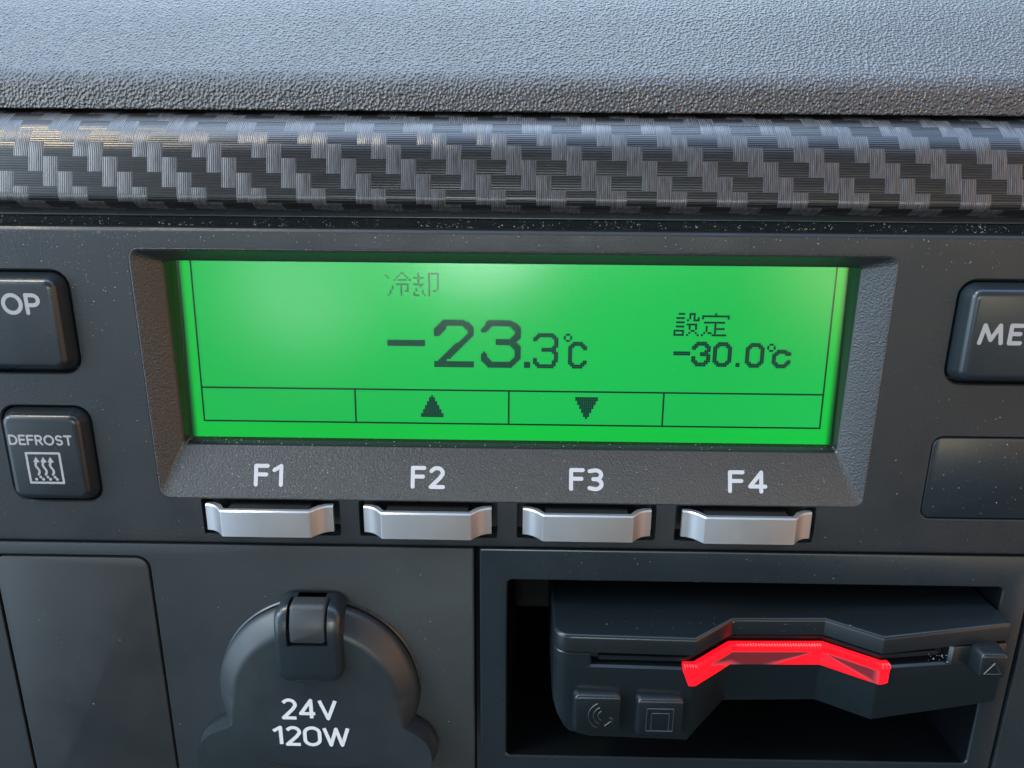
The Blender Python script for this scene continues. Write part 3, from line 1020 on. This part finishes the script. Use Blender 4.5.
# what stands in the slot gap: end blocks, set-back card mouth, tongue
blk = [(9.6, 20), (9.6, -6.8), (9.9, -8.3), (10.8, -9.5), (12.2, -10.2), (13.6, -10.35), (17.4, -10.45), (17.9, -9.9), (17.9, 20)]
link("slot_end", prism(blk, [(0, -60.9), (0, -57.6), (0.15, -57.4)]), MAT["reader"], cr, CO, 28)
blk = [(96.3, 20), (96.3, -7.0), (96.9, -7.6), (109.3, -5.9), (109.7, -5.5), (109.7, 20)]
link("slot_end", prism(blk, [(0, -60.9), (0, -56.7), (0.15, -56.4)]), MAT["reader"], cr, CO, 28)
link("card_mouth", prism(inset(PLAN, 3.2), [(0, -60.9), (0, -57.0)]), MAT["dark"], cr, CO, 28)
tg = [(19.5, 5), (19.5, -9.6), (38.5, -9.9), (49.5, -1.4), (70.8, -0.9), (80.9, -7.8), (94.5, -6.0), (94.5, 5)]
link("card_guide", prism(tg, [(0.2, -59.6), (0, -59.4), (0, -58.7), (0.2, -58.5)]), MAT["reader"], cr, CO, 28)

# ridged red light guide along the notch
path = [(37.6, -11.1), (40.2, -11.1), (49.75, -3.4), (70.4, -2.9), (80.7, -9.55), (82.3, -9.4)]
def resample(pts, step):
    out = []
    for a, b in zip(pts, pts[1:]):
        a, b = Vector(a), Vector(b)
        n = max(1, round((b - a).length / step))
        out += [a + (b - a) * k / n for k in range(n)]
    out.append(Vector(pts[-1]))
    return out
pp = resample(path, 0.3)
nn = []
for i, p in enumerate(pp):
    d = (pp[min(i + 2, len(pp) - 1)] - pp[max(i - 2, 0)]).normalized()
    nn.append(Vector((d.y, -d.x)))
bm = bmesh.new()
cols = []
for i, (p, m_) in enumerate(zip(pp, nn)):
    tooth = 0.4 if i % 2 else 0.0
    e = min(1.0, min(i, len(pp) - 1 - i) / 3.0)
    zl = -60.7 - 3.2 * min(1.0, max(0.0, (p.x - 37.7) / 1.3)) + 0.3 * (1 - e)
    sec = [(-0.9, -59.2), (0.2 + tooth * .5, -59.05), (0.6 + tooth, -59.4), (0.75 + tooth * 0.8, -60.1), (0.85, -60.5), (0.85, zl), (0.5, zl - 0.5), (-2.0, zl - 0.5)]
    cols.append([bm.verts.new((p.x + m_.x * d, p.y + m_.y * d, z)) for d, z in sec])
for a, b in zip(cols, cols[1:]):
    for j in range(len(a) - 1):
        bm.faces.new((a[j], b[j], b[j + 1], a[j + 1]))
bm.faces.new(cols[0]); bm.faces.new(cols[-1])
bmesh.ops.recalc_face_normals(bm, faces=bm.faces)
lg = link("light_guide", bm, MAT["red"], cr, (38.4, 0, -59.0), 25)
lg["label"] = "red glowing ridged strip"

def rbutton(name, x0, x1, z0, z1, yb, yf, label):
    yb_ = yb
    o = link(name, rstack(x0, x1, z0, z1, 1.3, [(-0.1, yb_ + 3), (0.0, yb_), (0.35, yf + 0.45), (0.55, yf + 0.15), (0.95, yf)], 5), MAT["reader"], cr, ((x0 + x1) / 2, 0, (z0 + z1) / 2), 40)
    o["label"] = label
    return o
r1 = rbutton("reader_button", 14.0, 24.9, -76.7, -66.6, -9.9, -12.3, "square button with sound wave mark")
r2 = rbutton("reader_button", 27.7, 38.5, -77.2, -67.1, -10.2, -12.6, "square button with square mark")
r3 = rbutton("eject_button", 101.0, 107.4, -62.3, -55.7, -6.6, -10.6, "small raised button with triangle mark")
def ridge(paths, yf, parent):
    """raised line work moulded on a button"""
    bm = bmesh.new()
    for pl in paths:
        for a, b in zip(pl, pl[1:]):
            a, b = Vector(a), Vector(b)
            d = (b - a).normalized() * 0.12
            nrm_ = Vector((-d.y, d.x))
            q = [a - d + nrm_, b + d + nrm_, b + d - nrm_, a - d - nrm_]
            lo = [bm.verts.new((p.x, yf + 0.05, p.y)) for p in q]
            c0 = [a, b]
            hi = [bm.verts.new((p.x, yf - 0.16, p.y)) for p in c0]
            bm.faces.new((lo[0], lo[1], hi[1], hi[0])); bm.faces.new((lo[2], lo[3], hi[0], hi[1]))
            bm.faces.new((lo[1], lo[2], hi[1])); bm.faces.new((lo[3], lo[0], hi[0]))
    return link("moulded_mark", bm, MAT["emboss"], parent, CO, 0)
ridge([arc(20.8, -71.9, rr, rr * 1.05, 115, 245, 9) for rr in (1.2, 2.2, 3.3)] + [[(21.2, -74.5), (22.4, -73.4)], [(22.2, -72.4), (22.8, -72.6), (22.8, -73.8)]], -12.3, r1)
ridge([[(30.2, -69.6), (36.0, -69.6), (36.0, -75.4), (30.2, -75.4), (30.2, -69.6)], [(31.3, -75.1), (31.3, -70.8), (35.1, -70.8), (35.1, -75.1)]], -12.6, r2)
ridge([[(102.4, -60.8), (104.3, -58.1), (106.1, -60.8), (102.4, -60.8)]], -10.6, r3)

# =====================================================================
# DUST AND GLINT SPECKS
# =====================================================================
bm = bmesh.new()
def crumb(x, y, z, s, flat=1.0):
    vs = []
    for dx, dy, dz in ((1, 0, 0), (0, 0, 1), (-1, 0, 0), (0, 0, -1)):
        k = random.uniform(0.5, 1.3) * s
        vs.append(bm.verts.new((x + dx * k, y + random.uniform(-.1, .1) * s, z + dz * k)))
    tp = bm.verts.new((x, y - 0.6 * s * flat, z))
    for i in range(4):
        bm.faces.new((vs[i], vs[(i + 1) % 4], tp))
R_ = random.random
def fascia_free(x, z):
    if -77 < x < 77 and -27 < z < 28: return False
    if z < -26 and -68 < x < 67: return False
    if x < -89 and (0.5 < z < 23.5 or (-28.5 < z < -5.5 and x > -109)): return False
    if x > 88 and (0.5 < z < 23.5 or -30 < z < -10): return False
    return True
for _ in range(9000):                                   # fascia dust; dense upper-left specks also stand in for glints off the grain
    x, z = random.uniform(-112, 112), 30.5 - 68 * R_() ** 1.4
    dens = 0.07 + 0.9 * max(0, min(1, (-60 - x) / 40)) * max(0, min(1, (z - 5) / 20)) + 0.18 * max(0, min(1, (z - 22) / 6))
    if R_() < dens and fascia_free(x, z):
        crumb(x, -0.01, z, 0.035 + 0.09 * R_() ** 2.5)
for _ in range(1500):                                   # the groove over the fascia
    x = random.uniform(-112, 112)
    if R_() < 0.5 + 0.3 * math.sin(x * 0.35) + 0.3 * math.sin(x * 1.3):
        k_ = R_() ** 1.7
        crumb(x, 5.75 - 0.4 * k_, 31.3 + 1.7 * k_, 0.05 + 0.15 * R_() ** 3)
for _ in range(900):                                    # the sloping sill
    x = random.uniform(-74, 74); v = random.uniform(0.5, 8.8)
    if R_() < 0.25 + 0.75 * max(0, (-x - 5) / 70):
        p = on_sill(x, v, 0.01)
        crumb(p[0], p[1], p[2], 0.05 + 0.09 * R_() ** 2)
for _ in range(260):                                    # foot of the window
    crumb(*(lambda k: (random.uniform(-71, 70), 4.2 + 3.5 * k, -15.85 + 1.4 * k))(R_()), 0.05 + 0.12 * R_() ** 3)
for _ in range(70):                                     # on the window itself
    z = random.uniform(-14, 23)
    crumb(random.uniform(-68, 68), lcd_y(z) - 0.92, z, 0.04 + 0.07 * R_() ** 2)
for _ in range(60):                                     # blank plate at the right
    crumb(random.uniform(90, 112), 0.2, random.uniform(-28.5, -11.5), 0.05 + 0.1 * R_() ** 3)
for _ in range(60):
    crumb(random.uniform(-112, -9), 0.05, random.uniform(-97, -39), 0.05 + 0.09 * R_() ** 3)
for _ in range(50):
    crumb(random.uniform(-6, 112), 0.05, random.uniform(-45, -39), 0.05 + 0.07 * R_() ** 3)
for _ in range(90):                                     # reader cover and slot corner
    crumb(random.uniform(12, 106), random.uniform(-8, 8) if R_() < .8 else -5, -53.0, 0.05 + 0.12 * R_() ** 3)
for _ in range(16):
    crumb(random.uniform(92, 96.5), random.uniform(-7.7, -6.8), random.uniform(-60.6, -58.2), 0.08 + 0.16 * R_() ** 2)
dust = link("dust", bm, MAT["dust"], None, (0, 0, 0), 0)
dust["kind"] = "stuff"
dust["label"] = "pale dust specks over panels, grooves and buttons, some standing in for glints"
dust["category"] = "dust"
